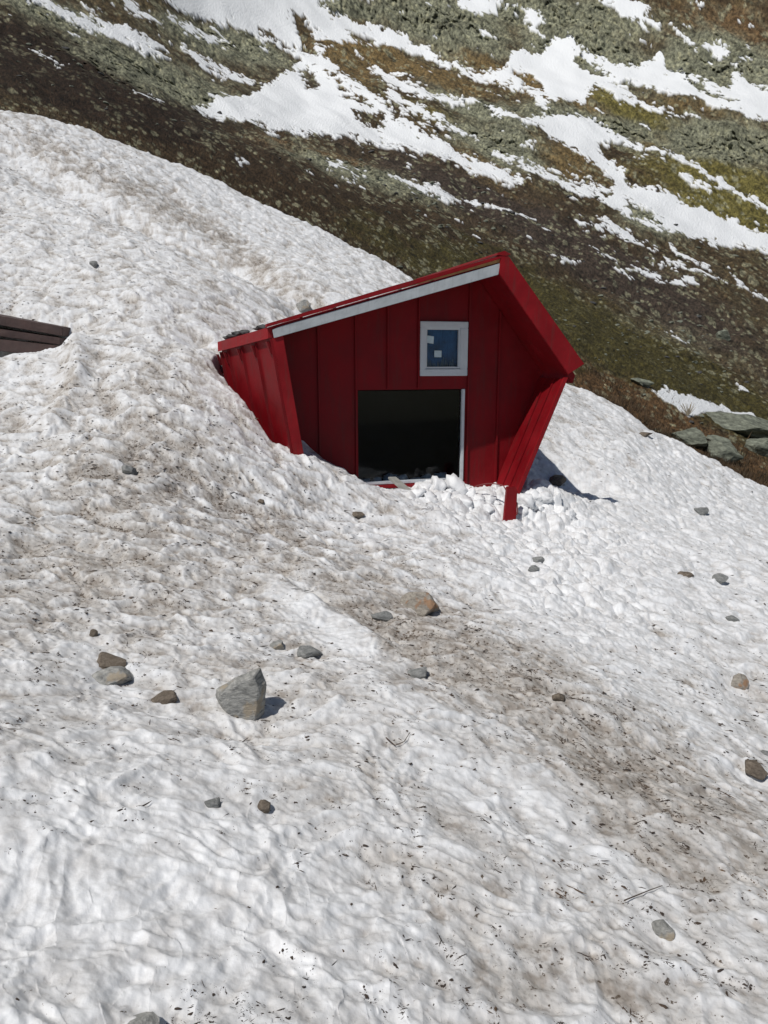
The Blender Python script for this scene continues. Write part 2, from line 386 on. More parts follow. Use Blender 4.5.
def Zp(pts): return [(560 + x * .2733, 220 + y * .2733) for x, y in pts]
POLY = [
 Lp([(385,218),(430,192),(500,192),(545,165),(590,138),(602,115),(560,92),(510,75),(470,60),(430,45),(380,30),(330,8),(300,-60),(700,-60),(740,20),(768,60),(768,70),(740,95),(690,90),(640,88),(648,120),(690,155),(740,185),(768,205),(768,292),(700,278),(620,268),(560,262),(500,247),(440,238)]),
 Rp([(-10,195),(0,205),(60,240),(130,290),(210,330),(290,365),(270,378),(180,345),(100,315),(0,292),(-10,290)]),
 Rp([(-60,20),(0,52),(60,80),(105,100),(120,115),(180,145),(240,142),(250,105),(290,98),(318,108),(335,70),(400,98),(450,125),(510,130),(560,100),(570,135),(600,140),(650,165),(690,170),(700,140),(900,230),(900,290),(768,250),(700,235),(640,210),(560,192),(500,172),(460,165),(530,215),(640,235),(560,232),(470,205),(420,172),(405,205),(340,208),(285,172),(200,167),(120,130),(60,108),(0,92),(-60,60)]),
 Rp([(215,150),(300,160),(330,200),(320,240),(300,190),(240,170)]),
 Rp([(290,243),(340,226),(420,235),(500,275),(560,308),(570,332),(520,300),(470,280),(430,288),(470,330),(490,360),(600,400),(690,440),(760,470),(900,540),(900,600),(740,497),(600,477),(530,455),(480,430),(430,400),(370,375),(290,345),(215,312),(222,300),(320,340),(400,370),(450,390),(460,365),(420,330),(380,300),(330,275)]),
 Rp([(10,355),(60,368),(110,377),(150,395),(220,410),(300,433),(240,428),(180,405),(120,402),(70,385)]),
 Rp([(590,355),(660,387),(655,402),(610,380)]), Rp([(555,300),(620,330),(680,365),(768,415),(900,480),(768,432),(640,362)]),
 Rp([(415,430),(470,450),(540,495),(510,490),(450,462)]), Rp([(330,510),(395,525),(360,527)]),
 Rp([(140,-10),(235,-10),(225,22),(190,35),(165,30),(150,15)]), Rp([(262,5),(290,12),(318,35),(308,60),(320,80),(290,55),(275,30)]), Rp([(190,60),(225,85),(215,90),(185,75)]),
 Rp([(430,0),(500,-5),(530,15),(525,35),(560,60),(520,52),(480,35),(450,15)]), Rp([(575,55),(622,92),(600,92),(580,72)]), Rp([(630,92),(670,85),(692,100),(690,118),(660,105)]),
 Rp([(700,125),(715,120),(712,140)]), Rp([(615,5),(645,10),(630,18)]),
 Rp([(-60,110),(0,140),(60,158),(100,180),(140,190),(200,205),(170,210),(110,205),(60,190),(0,168),(-60,140)]), Rp([(0,170),(60,205),(120,240),(200,280),(150,265),(60,230),(0,195)]),
 Rp([(200,215),(260,235),(330,265),(300,262),(230,240)]), Rp([(270,290),(305,295),(290,304),(272,300)]),
 Rp([(90,245),(130,262),(110,262)]), Rp([(330,330),(400,352),(470,385),(440,385),(370,358)]),
 Lp([(75,-10),(150,25),(220,60),(320,112),(345,125),(300,117),(200,72),(110,30),(50,0)]), Lp([(190,38),(250,58),(330,98),(310,112),(240,88),(200,60)]),
 Lp([(240,-10),(300,25),(330,58),(290,45),(245,12)]), Lp([(330,30),(380,55),(430,75),(470,92),(420,88),(370,72)]), Lp([(340,82),(430,128),(520,172),(470,165),(390,128)]),
 Lp([(95,110),(135,132),(115,130)]), Lp([(60,95),(110,122),(80,112)]), Lp([(470,316),(500,320),(490,330),(476,326)]), Lp([(655,325),(686,332),(682,346),(660,340)]),
 Lp([(690,346),(735,358),(710,357)]), Lp([(520,258),(565,266),(540,270)]), Lp([(150,5),(200,25),(180,24)]),
 Lp([(430,10),(480,35),(520,60),(470,45)]), Lp([(270,185),(330,208),(300,205)]),
 Zp([(310,612),(370,625),(480,650),(600,680),(700,710),(900,800),(900,830),(700,722),(600,705),(540,715),(470,722),(400,680)]),
 Zp([(245,165),(350,190),(400,210),(490,215),(500,250),(430,232),(330,212),(270,195)]), Zp([(640,592),(700,625),(690,628)]), Zp([(395,398),(465,452),(430,440)]),
 Zp([(180,165),(262,214),(210,195)]), Zp([(115,100),(215,145),(170,140)]), Zp([(-5,135),(75,150),(70,168)]), Zp([(160,0),(260,55),(345,105),(300,90),(200,40)]),
 Zp([(345,150),(420,160),(500,200),(440,190)]), Zp([(390,85),(470,130),(560,190),(520,185),(430,125)]), Zp([(60,0),(140,25),(180,55),(110,30)]),
 Zp([(620,180),(680,245),(800,300),(860,330),(740,290),(640,235)]), Zp([(380,130),(480,180),(610,235),(560,222),(470,190)]),
]
NEG = [Lp([(645,0),(700,-20),(768,5),(780,55),(720,42),(670,25)]), Lp([(588,28),(612,35),(627,70),(636,112),(618,112),(598,70)]), Lp([(605,143),(628,140),(632,172),(612,178)]),
 Lp([(712,228),(768,235),(768,256),(730,250)]), Lp([(640,88),(700,140),(770,200),(772,168),(700,95)]), Lp([(520,60),(560,80),(590,100),(560,85)]), Lp([(700,60),(768,85),(768,110),(720,90)]),
 Lp([(660,150),(700,190),(740,215),(690,190)]), Rp([(0,215),(60,250),(150,300),(90,275),(20,235)]), Rp([(390,115),(450,150),(440,155),(385,125)]), Rp([(260,150),(300,158),(320,185),(280,170)]),
 Rp([(600,150),(660,190),(700,205),(640,190)]), Rp([(300,300),(360,330),(430,380),(380,355)]), Rp([(560,380),(640,420),(700,440),(620,418)]), Rp([(480,400),(560,450),(500,430)])]
def poly_sd(px, py, poly):
    P = np.array(poly, float); ins = np.zeros(px.shape, bool); dmin = np.full(px.shape, 1e9)
    n = len(P)
    for i in range(n):
        ax, ay = P[i]; bx, by = P[(i + 1) % n]
        t = np.clip(((px - ax) * (bx - ax) + (py - ay) * (by - ay)) / ((bx - ax) ** 2 + (by - ay) ** 2 + 1e-9), 0, 1)
        dmin = np.minimum(dmin, np.hypot(px - ax - t * (bx - ax), py - ay - t * (by - ay)))
        cnd = ((ay > py) != (by > py)) & (px < (bx - ax) * (py - ay) / (by - ay + 1e-12) + ax)
        ins ^= cnd
    return np.where(ins, dmin, -dmin)
def snow_mask(PX, PY, S, T, r, th):
    wpx = PX + 6 * fbm(S * 4, T * 4, 3); wpy = PY + 5 * fbm(S * 4 + 9, T * 4, 3)
    sd = np.full(PX.shape, -60.0)
    for sgn, poly in [(1, p) for p in POLY] + [(-1, p) for p in NEG]:
        P = np.array(poly); bb = (wpx > P[:, 0].min() - 14) & (wpx < P[:, 0].max() + 14) & (wpy > P[:, 1].min() - 14) & (wpy < P[:, 1].max() + 14)
        if bb.any(): sd[bb] = np.maximum(sd[bb], poly_sd(wpx[bb], wpy[bb], poly)) if sgn > 0 else np.minimum(sd[bb], -poly_sd(wpx[bb], wpy[bb], poly))
    nb = fbm(S * 6, T * 14, 4, .65); nb2 = fbm(S * 2.2 + 31, T * 9, 4, .6)
    sv = sd - .8 + 8.0 * nb * sstep(440, 360, PY) + .6
    inr = sstep(-60, 0, PX) * sstep(830, 770, PX) * sstep(-60, 0, PY)
    spatch = (nb2 * 1.3 - .50 + .06 * sstep(300, 0, PY)) * 14
    spatch = np.where(inr > .5, spatch - 1.0 - 6 * sstep(230, 330, PY) - 6 * pe(PX, PY, 60, 80, 150, 40, .3), spatch + 4)
    sv = np.maximum(sv, np.where(r > 45, spatch, -9)); sv = np.where(PY > 480, np.minimum(sv, -1), sv)
    poke = sstep(.55, .78, ridged(S * 5, T * 10, 3)) * 3.2 * sstep(385, 370, PY)
    sv = sv - poke * np.where(sd < 12, 1, .35)
    return sv, sstep(-.25, .55, sv)
def hill_z(th, r, detail=True, ret=False):
    z0 = hill_base(th, r)
    if not detail: return z0
    x = r * np.sin(th); y = r * np.cos(th); px, py = proj(x, y, z0)
    rm = rockmask(px, py); s, t = streak(th, r, z0)
    q = r / r_edge(th) - 1; fade = sstep(.0, .5, q)
    n1 = fbm(s * .8, t * 1.8, 3); n2 = ridged(s * 1.6 + 3, t * 2.6, 3); n3 = fbm(s * 6, t * 8, 3, .5)
    f1, f2, idv = worley(s * 4 + n1, t * 6 + n3); f3, f4, id2 = worley(s * 10 + n3, t * 14)
    sdv, snm = snow_mask(px, py, s, t, r, th); bare = 1 - .93 * snm
    z = z0 + r * fade * (.010 * n1 + bare * .004 * (n2 - .5)) + r * .0016 * snm
    dn = r * bare * .0030 * n3 * (.3 + .7 * fade)
    dn = dn + r * rm * bare * (.014 * (n2 - .4) + .012 * (sstep(0, .35, f2 - f1) - .5) * (.5 + idv) + .005 * (sstep(0, .4, f4 - f3) - .5))
    dn = dn + r * bare * .0030 * (sstep(0, .4, f4 - f3) - .5) * sstep(.45, .7, id2)
    z = z + .05 * dn
    if ret: return z, dn
    return z
m_hill, nt, bs = mat('alpine_slope')
tc = N(nt, 'ShaderNodeUVMap', uv_map='UVMap').outputs[0]
vc = N(nt, 'ShaderNodeVertexColor', layer_name='Col')
c = mixc(nt, 1.0, vc.outputs['Color'], ramp(nt, noise(nt, tc, 26, 5, .7), [(.36, (.38, .37, .36)), (.5, (.95, .95, .95)), (.64, (1.75, 1.7, 1.6))]), 'MULTIPLY')
sn = N(nt, 'ShaderNodeAttribute', attribute_name='snow')
c = mixc(nt, sn.outputs['Fac'], c, (.80, .82, .84, 1))
L(nt, c, bs.inputs['Base Color']); bs.inputs['Roughness'].default_value = .85; bs.inputs['Specular IOR Level'].default_value = .15
L(nt, bump(nt, noise(nt, tc, 30, 6, .7), .5, .5), bs.inputs['Normal'])

BIO = {'heath': (.052, .038, .026), 'dark': (.030, .021, .016), 'olive': (.066, .060, .026), 'grass': (.13, .120, .050), 'ochre': (.14, .108, .060), 'rock': (.17, .18, .15),
       'rust': (.12, .080, .046), 'orange': (.105, .070, .042), 'scree': (.20, .20, .165), 'purple': (.058, .047, .042)}
BL = [('heath', 400, 200, 400, 140, 0, .35), ('dark', 60, 75, 170, 30, .3, 1.1), ('dark', 30, 40, 90, 20, .4, .7), ('dark', 180, 130, 110, 16, .35, .8), ('heath', 300, 180, 120, 20, .4, .8),
      ('rust', 290, 150, 90, 8, .25, .8), ('rust', 340, 160, 50, 8, .3, .7), ('olive', 355, 215, 50, 22, .6, .9), ('olive', 480, 285, 90, 26, .5, 1.0), ('olive', 620, 345, 150, 20, .52, 1.2), ('olive', 730, 400, 90, 18, .5, 1.1),
      ('ochre', 420, 70, 80, 9, .35, 1.0), ('ochre', 470, 160, 70, 12, .5, .8), ('ochre', 560, 160, 60, 14, .4, .9), ('grass', 620, 105, 50, 10, .3, 1.1), ('grass', 720, 185, 70, 24, .3, 1.3), ('grass', 740, 215, 40, 20, .2, .9),
      ('ochre', 590, 110, 110, 9, .4, .8), ('ochre', 500, 75, 60, 8, .4, .6), ('rust', 740, 30, 60, 22, .3, .7), ('ochre', 350, 60, 40, 25, .8, .8), ('ochre', 700, 110, 70, 8, .3, .6), ('grass', 430, 115, 60, 9, .4, .6),
      ('purple', 520, 215, 170, 20, .45, .9), ('purple', 640, 290, 150, 18, .5, .8), ('purple', 600, 260, 60, 12, .5, .6), ('purple', 410, 180, 80, 10, .3, .6), ('scree', 690, 325, 40, 22, .5, .45), ('scree', 620, 320, 60, 10, .5, .3),
      ('orange', 610, 395, 40, 16, .6, 1.6), ('orange', 650, 412, 50, 14, .5, 1.4), ('orange', 740, 462, 50, 14, .5, 1.4), ('orange', 700, 445, 60, 9, .5, .9), ('olive', 590, 375, 30, 12, .4, .7),
      ('scree', 30, 60, 30, 8, .3, .5), ('scree', 200, 130, 50, 5, .35, .6), ('scree', 180, 122, 60, 5, .35, .5), ('rust', 340, 190, 30, 6, .2, .6)]
hTH = np.concatenate([np.linspace(rad(-75), rad(-31), 60)[:-1], np.arange(rad(-31), rad(31), .00115), np.linspace(rad(31), rad(75), 60)])
lr = np.concatenate([np.arange(-.02, 2.9, .0036), np.linspace(2.9, 3.5, 40)[1:]])
RRh = np.exp(lr)[:, None] * r_edge(hTH)[None, :]
DN = []
def _zh(x, y, th, r):
    z, dn = hill_z(np.arctan2(x, y), r, True, True); DN.append(dn); return z
me, X, Y, Z = polar_mesh('mountainside', hTH, RRh, _zh)
th = np.arctan2(X, Y); r = np.hypot(X, Y); DN = DN[0]
me.vertices.foreach_set('co', np.stack([X - .85 * DN * np.sin(th), Y - .85 * DN * np.cos(th), Z * (1 - .85 * DN / r)], -1).astype(np.float32).ravel()); me.update(); ZB = hill_base(th, r); PX, PY = proj(X, Y, ZB); S, T = streak(th, r, ZB)
wpx = PX + 5 * fbm(S * 5, T * 5, 3); wpy = PY + 4 * fbm(S * 5 + 9, T * 5, 3); rm = rockmask(PX, PY)
sv, snowm = snow_mask(PX, PY, S, T, r, th)
wts = {}
nz = {}
for i, k in enumerate(BIO): nz[k] = .55 * fbm(S * 2.4 + 11 * i, T * 6 + 7 * i, 5, .65)
score = {k: np.zeros(X.shape) + .12 for k in BIO}
for k, cx, cy, rx, ry, an, w in BL: score[k] = score[k] + w * pe(wpx, wpy, cx, cy, rx * 1.15, ry * 1.2, an)
score['rock'] = score['rock'] + 1.5 * rm; score['heath'] += .25
tot = 0; col = np.zeros(X.shape + (3,))
for k in BIO:
    e = np.exp((score[k] + nz[k]) * 7); tot = tot + e; col += e[..., None] * np.array(BIO[k])
col /= tot[..., None]
f1, f2, idv = worley(S * 15, T * 22)
rkp = fbm(S * 1.5, T * 3, 4); f5, f6, id5 = worley(S * 8 + .3 * fbm(S * 20, T * 20, 2), T * 10)
rk = np.maximum(sstep(.70, .90, idv + .55 * rkp) * sstep(.16, .06, f1 - .34 * idv), .9 * sstep(.80, .9, id5 + .5 * rkp) * sstep(.05, 0, f5 - .38 * id5)) * (1 - .6 * pe(PX, PY, 60, 75, 170, 30, .3)) * (1 - .8*sstep(.2,.6, pe(PX, PY, 600, 340, 170, 26, .5)))
col = col * (1 - .75 * rk[..., None]) + np.array([.21, .215, .17]) * .75 * rk[..., None]
dk = sstep(.12, .42, fbm(S * 5 + 60, T * 11, 5, .7))[..., None]; col = col * (1 - .55 * dk)
br = 1.12 + .75 * fbm(S * 12, T * 18, 4, .7) + .55 * fbm(S * 3 + 5, T * 8, 3)
col = np.clip(np.array([.90, .86, .77]) * (col * br[..., None]) * (col / .12) ** .22, .004, .6)
set_col(me, col)
a = me.attributes.new('snow', 'FLOAT', 'POINT'); a.data.foreach_set('value', snowm.astype(np.float32).ravel())
add_uv(me, S, T); me.materials.append(m_hill)
hill = bpy.data.objects.new('mountainside', me); C.objects.link(hill); hill['kind'] = 'structure'

# base ground sheet far below, out to the horizon
bm = bmesh.new()
for x, y, z in ((-1500, -600, -60), (1500, -600, -60), (1500, 1500, -60), (-1500, 1500, -60)): bm.verts.new((x, y, z))
bm.faces.new(bm.verts); gm = bpy.data.meshes.new('valley_ground'); bm.to_mesh(gm)
m_gr, nt, bs = mat('valley_ground'); tcg = N(nt, 'ShaderNodeTexCoord').outputs['Object']
L(nt, ramp(nt, noise(nt, tcg, .05, 6), [(.3, (.05, .04, .02)), (.7, (.12, .10, .05))]), bs.inputs['Base Color']); gm.materials.append(m_gr)
go = bpy.data.objects.new('valley_ground', gm); C.objects.link(go); go['kind'] = 'structure'

# ------------------------------------------------------------------ object helpers
def tag(o, label=None, cat=None, group=None, kind=None):
    if label: o['label'] = label
    if cat: o['category'] = cat
    if group: o['group'] = group
    if kind: o['kind'] = kind
    return o
def link(name, me, parent=None, loc=None):
    o = bpy.data.objects.new(name, me); C.objects.link(o)
    if parent: o.parent = parent
    if loc is not None: o.location = loc
    return o
class MB:
    def __init__(s): s.v = []; s.f = []
    def hexa(s, p):   # 8 points: bottom loop 4, top loop 4
        b = len(s.v); s.v += [tuple(map(float, q)) for q in p]
        for q in ((0, 3, 2, 1), (4, 5, 6, 7), (0, 1, 5, 4), (1, 2, 6, 5), (2, 3, 7, 6), (3, 0, 4, 7)): s.f.append([b + i for i in q])
    def prism(s, pts, off):   # polygon extruded by vector
        n = len(pts); b = len(s.v); off = np.asarray(off, float)
        s.v += [tuple(map(float, q)) for q in pts] + [tuple(map(float, np.asarray(q) + off)) for q in pts]
        s.f.append(list(range(b, b + n))[::-1]); s.f.append(list(range(b + n, b + 2 * n)))
        for i in range(n): j = (i + 1) % n; s.f.append([b + i, b + j, b + n + j, b + n + i])
    def hbox(s, u0, u1, v0, v1, w0, w1):
        s.hexa([H(u0, v0, w0) - HOo, H(u1, v0, w0) - HOo, H(u1, v1, w0) - HOo, H(u0, v1, w0) - HOo, H(u0, v0, w1) - HOo, H(u1, v0, w1) - HOo, H(u1, v1, w1) - HOo, H(u0, v1, w1) - HOo])
    def build(s, name, m, parent=None, bevel=0, loc=None):
        me = bpy.data.meshes.new(name); me.from_pydata(s.v, [], s.f); me.validate()
        bm = bmesh.new(); bm.from_mesh(me); bmesh.ops.recalc_face_normals(bm, faces=bm.faces)
        if bevel: bmesh.ops.bevel(bm, geom=bm.edges[:], offset=bevel, segments=2, affect='EDGES', clamp_overlap=True)
        bm.to_mesh(me); bm.free(); me.materials.append(m); return link(name, me, parent, loc)
def paint(name, colr, rough=.4, var=.25, scale=3.0, dirtc=(.10, .06, .045), dirt=.3, met=0.0, spec=.5):
    m, nt, bs = mat(name); tc = N(nt, 'ShaderNodeTexCoord').outputs['Object']
    n1 = noise(nt, tc, scale, 5, .6); mp = N(nt, 'ShaderNodeMapping'); mp.inputs['Scale'].default_value = (9, 9, 1.0); L(nt, tc, mp.inputs[0])
    n2 = noise(nt, mp.outputs[0], scale, 4, .6)
    lo = tuple(c * (1 - var) for c in colr); hi = tuple(min(1, c * (1 + var)) for c in colr)
    c = ramp(nt, n1, [(.3, lo), (.7, hi)])
    c = mixc(nt, ramp(nt, n2, [(.52, (0, 0, 0)), (.78, (dirt,) * 3)]), c, (*dirtc, 1))
    L(nt, c, bs.inputs['Base Color']); bs.inputs['Metallic'].default_value = met; bs.inputs['Specular IOR Level'].default_value = spec
    L(nt, ramp(nt, n1, [(.3, (rough * .8,) * 3), (.7, (min(1, rough * 1.3),) * 3)]), bs.inputs['Roughness'])
    L(nt, bump(nt, noise(nt, tc, scale * 1.2, 3), .55, .03), bs.inputs['Normal'])
    return m
m_red = paint('red_sheet_metal', (.170, .0035, .007), .5, .22, 1.6, (.085, .02, .018), .6, 0.0, .22)
m_redtrim = paint('red_trim', (.225, .005, .009), .5, .22, 2.0, (.10, .03, .025), .6, 0.0, .25)
m_white = paint('weathered_white_board', (.42, .45, .47), .5, .10, 4, (.25, .24, .23), .4)
m_frame = paint('white_window_frame', (.55, .59, .62), .4, .05, 4, (.4, .4, .4), .2)
m_wood = paint('bare_timber', (.36, .19, .07), .7, .3, 8, (.12, .08, .05), .4)
m_grey = paint('grey_plank', (.28, .28, .26), .7, .2, 10, (.15, .13, .1), .4)
m_brown = paint('dark_brown_timber', (.075, .045, .040), .65, .3, 5, (.03, .02, .02), .4)
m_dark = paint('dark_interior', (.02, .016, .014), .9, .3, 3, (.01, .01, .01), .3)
m_blue = paint('dark_blue_curtain', (.05, .16, .34), .7, .4, 6, (.004, .006, .01), .5)
m_pale = paint('pale_blue_grey', (.50, .62, .66), .6, .15, 9, (.2, .25, .25), .2)
m_glass, nt, bs = mat('window_glass')
bs.inputs['Base Color'].default_value = (.8, .85, .85, 1); bs.inputs['Roughness'].default_value = .03; bs.inputs['Specular IOR Level'].default_value = .35
tr = N(nt, 'ShaderNodeBsdfTransparent'); tr.inputs[0].default_value = (.8, .85, .88, 1)
gl = N(nt, 'ShaderNodeBsdfGlossy'); gl.inputs['Roughness'].default_value = .04
fr = N(nt, 'ShaderNodeFresnel'); fr.inputs[0].default_value = 1.3; mx = N(nt, 'ShaderNodeMixShader')
L(nt, fr.outputs[0], mx.inputs[0]); L(nt, tr.outputs[0], mx.inputs[1]); L(nt, gl.outputs[0], mx.inputs[2]); L(nt, mx.outputs[0], nt.nodes['Material Output'].inputs[0])
m_snowc, nt, bs = mat('clean_snow'); tc = N(nt, 'ShaderNodeTexCoord').outputs['Object']
L(nt, ramp(nt, noise(nt, tc, 12, 4), [(.3, (.68, .69, .71)), (.7, (.78, .79, .80))]), bs.inputs['Base Color']); bs.inputs['Roughness'].default_value = .5
L(nt, bump(nt, noise(nt, tc, 30, 4), .5, .01), bs.inputs['Normal'])

# ------------------------------------------------------------------ the red hut
hutbase = H(1.9, GV, -2.2); HOo = hutbase
hut = bpy.data.objects.new('mountain_hut', None); C.objects.link(hut); hut.location = hutbase
tag(hut, 'small red metal mountain hut half buried in the avalanche snow', 'hut')
def h(u, v, w): return H(u, v, w) - hutbase
RU, RW = 2.95, 1.10                         # ridge (underside)
def wl(u): return .262 + (RW - .262) / RU * u            # underside of left slope
RS = (-.235 - RW) / (4.03 - RU)
def wr(u): return RW + RS * (u - RU)                      # underside of right slope
def wroof(u): return wl(u) if u <= RU else wr(u)
BOT = -2.9
def ru(w): return 3.97 + (w + .22) * .42                  # right wall line (leans out upwards)
def lu_(w): return 0.0 - (w - .26) * .155 
G = GV
s1, s2, s3, s4, s5, s6 = .70, 1.23, 1.66, 2.10, 2.84, 3.30
BW = (1.235, 2.795, -1.72, -.41)  # big window u0,u1,w0,w1
SW = (2.12, 2.80, -.215, .50)
gw = MB()
def strip(mb, u0, u1, w0, top=True, w1=0):
    a = w1 if not top else wroof(u0); b = w1 if not top else wroof(u1)
    mb.prism([h(u0, G, w0), h(u1, G, w0), h(u1, G, b), h(u0, G, a)], hv * .05)
uL = float(left_u(np.array(G)))
gw.prism([h(uL + .42, G, BOT), h(.70, G, BOT), h(.70, G, wroof(.70)), h(uL+.02, G, wroof(uL)), ], hv * .05)
strip(gw, s1, BW[0], BOT)
for a, b in ((BW[0], s3), (s3, SW[0])): strip(gw, a, b, BW[3]); strip(gw, a, b, BOT, False, BW[2])
strip(gw, SW[0], BW[1], BW[3], False, SW[2]); strip(gw, SW[0], BW[1], BOT, False, BW[2]); strip(gw, SW[0], BW[1], SW[3])
gw.prism([h(BW[1], G, BOT), h(s6, G, BOT), h(s6, G, wroof(s6)), h(RU, G, RW), h(BW[1], G, wroof(BW[1]))], hv * .05)
gw.prism([h(s6, G, BOT), h(ru(BOT), G, BOT), h(ru(-.3), G, -.3), h(4.0, G, wroof(4.0)), h(s6, G, wroof(s6))], hv * .05)
for s in (s1, s2, s3, s4, s5, s6):          # standing seams
    segs = [(BOT, wroof(s))]
    if s in (s3, s4): segs = [(BW[3] + .02, wroof(s))] if s == s3 else [(BW[3] + .02, wroof(s))]
    if s == s2: segs = [(BOT, wroof(s))]
    for a, b in segs: gw.hbox(s - .014 - (.02 if s == s2 else 0), s + .012 - (.02 if s == s2 else 0), G - .030, G - .001, a, b - .004)
for a, b in ():   # shallow panel folds
    mid = (a + b) / 2
    gw.hbox(mid - .004, mid + .004, G - .006, G - .001, BOT if b <= s2 or a >= s5 else BW[3] + .02, wroof(mid) - .01)
gwo = gw.build('gable_wall', m_red, hut)
# frames of the metal at the sides: corner folds
def wall(mb, P, thick): mb.prism(P, thick)
lw = MB()
A0 = (lu_(.27), 0, wroof(0)); 
LWf = lambda v, w: (float(left_u(np.array(v))) + lu_(w), v, w)
vs = [0, .42, .84, 1.26, LV, 2.3, 2.8, 3.2]
for a, b in zip(vs[:-1], vs[1:]):
    ua, ub = float(left_u(np.array(a))), float(left_u(np.array(b)))
    P = [h(ua + lu_(BOT), a, BOT), h(ub + lu_(BOT), b, BOT), h(ub - .0, b, wl(ub)), h(ua - .0, a, wl(ua))]
    lw.prism(P, hu * .045)
for v in vs:
    ua = float(left_u(np.array(v))); 
    lw.prism([h(ua + lu_(BOT) - .03, v, BOT), h(ua + lu_(BOT) - .03, v + .03, BOT), h(ua - .03, v + .03, wl(ua) - .02), h(ua - .03, v, wl(ua) - .02)], hu * .04)
    # pleated top flange
    lw.prism([h(ua - .07, v - .01, wl(ua) - .05), h(ua - .07, v + .16, wl(ua) - .05), h(ua - .02, v + .10, wl(ua) - .20), h(ua - .02, v + .02, wl(ua) - .20)], hu * .03)
lwo = lw.build('side_wall', m_red, hut); tag(lwo, 'sunlit left side wall of folded red metal panels')
ct = MB()   # front edge of left fin (return fold towards the gable)
ct.prism([h(lu_(BOT) + .01, -.012, BOT), h(lu_(BOT) + .13, -.012, BOT), h(.13, -.012, wl(.13) - .01), h(.0, -.012, wl(0) - .01)], hv * .04)
ct.build('corner_trim', m_redtrim, hut, .004)
rw_ = MB()
for a, b in ((0.0, GV - .01), (GV - .01, 1.6), (1.6, 2.4), (2.4, 3.2)):
    rw_.prism([h(ru(BOT), a, BOT), h(ru(BOT), b, BOT), h(ru(-.26), b, -.26), h(ru(-.26), a, -.26)], hu * .05)
for v in (.22, .44, 1.2, 1.9, 2.5):
    rw_.prism([h(ru(BOT) - .022, v, BOT), h(ru(BOT) - .022, v + .022, BOT), h(ru(-.26) - .022, v + .022, -.26), h(ru(-.26) - .022, v, -.26)], hu * .03)
rwo = rw_.build('side_wall', m_red, hut)
ct = MB(); ct.prism([h(ru(BOT) + .0, -.014, BOT), h(ru(BOT) + .065, -.014, BOT), h(ru(-.26) + .065, -.014, -.24), h(ru(-.26) + .0, -.014, -.24)], hv * .03)
ct.build('corner_trim', m_redtrim, hut, .004)
bw_ = MB(); bw_.prism([h(.5, 3.2, BOT), h(ru(BOT), 3.2, BOT), h(4.0, 3.2, wr(4.0)), h(RU, 3.2, RW), h(.1, 3.2, wl(.1))], hv * .05); bw_.build('back_wall', m_red, hut)
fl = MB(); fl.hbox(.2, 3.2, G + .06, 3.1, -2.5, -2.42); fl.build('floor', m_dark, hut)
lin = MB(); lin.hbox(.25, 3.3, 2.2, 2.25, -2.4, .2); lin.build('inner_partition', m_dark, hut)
# roof
T1 = .05
rl = MB(); ov = .05
rl.prism([h(-ov, 0.005, wl(-ov)), h(RU, 0.005, RW), h(RU, 3.3, RW), h(.1 - ov, 3.3, wl(.1 - ov)), h(LU - ov, LV, wl(LU - ov))], np.array([0, 0, .13]))
for u in np.arange(.35, 2.8, .42): rl.prism([h(u, .01, wl(u) + .128), h(u + .03, .01, wl(u + .03) + .128), h(u + .03, 3.3, wl(u + .03) + .128), h(u, 3.3, wl(u) + .128)], np.array([0, 0, .012]))
ro = rl.build('roof', m_redtrim, hut)
rr_ = MB(); rr_.prism([h(RU, .005, RW + .01), h(4.10, .005, wr(4.10)), h(4.10, 3.3, wr(4.10)), h(RU, 3.3, RW + .01)], np.array([.03, .01, .11])); rr_.build('roof', m_red, hut)
# white barge board on the left slope, timber strip and red flashing above it
bb = MB(); bb.prism([h(.02, -.03, wl(.0) - .01), h(2.93, -.03, RW - .03), h(2.955, -.03, RW + .115), h(.10, -.03, wl(0) + .128), h(.0, -.03, wl(0) + .09)], hv * .028)
bbo = bb.build('barge_board', m_white, hut, .004); tag(bbo, 'weathered white board under the left roof slope')
ts = MB(); ts.prism([h(1.35, -.02, wl(1.35) + .145), h(2.95, -.02, RW + .125), h(2.95, -.02, RW + .165), h(1.35, -.02, wl(1.35) + .163)], hv * .03); ts.build('timber_strip', m_wood, hut)
fs = MB(); fs.prism([h(-.07, -.045, wl(-.07) + .135), h(1.5, -.045, wl(1.5) + .145), h(2.96, -.045, RW + .17), h(2.96, -.045, RW + .205), h(1.5, -.045, wl(1.5) + .205), h(-.07, -.045, wl(-.07) + .175)], hv * .12)
fs.build('roof_flashing', m_redtrim, hut, .003)
bm_ = MB(); bm_.prism([h(2.935, -.045, RW - .02), h(4.00, -.045, -.20), h(4.235, -.045, -.06), h(3.06, -.045, RW + .20), h(2.955, -.045, RW + .245)], hv * .035)
bmo = bm_.build('barge_board', m_redtrim, hut, .005); tag(bmo, 'broad red board along the steep right roof edge')
rc_ = MB(); rc_.prism([h(2.90, -.05, RW + .205), h(3.03, -.05, RW + .20), h(3.09, -.05, RW + .225), h(3.0, -.05, RW + .265), h(2.90, -.05, RW + .235)], hv * 3.3); rc_.build('ridge_cap', m_redtrim, hut, .004)
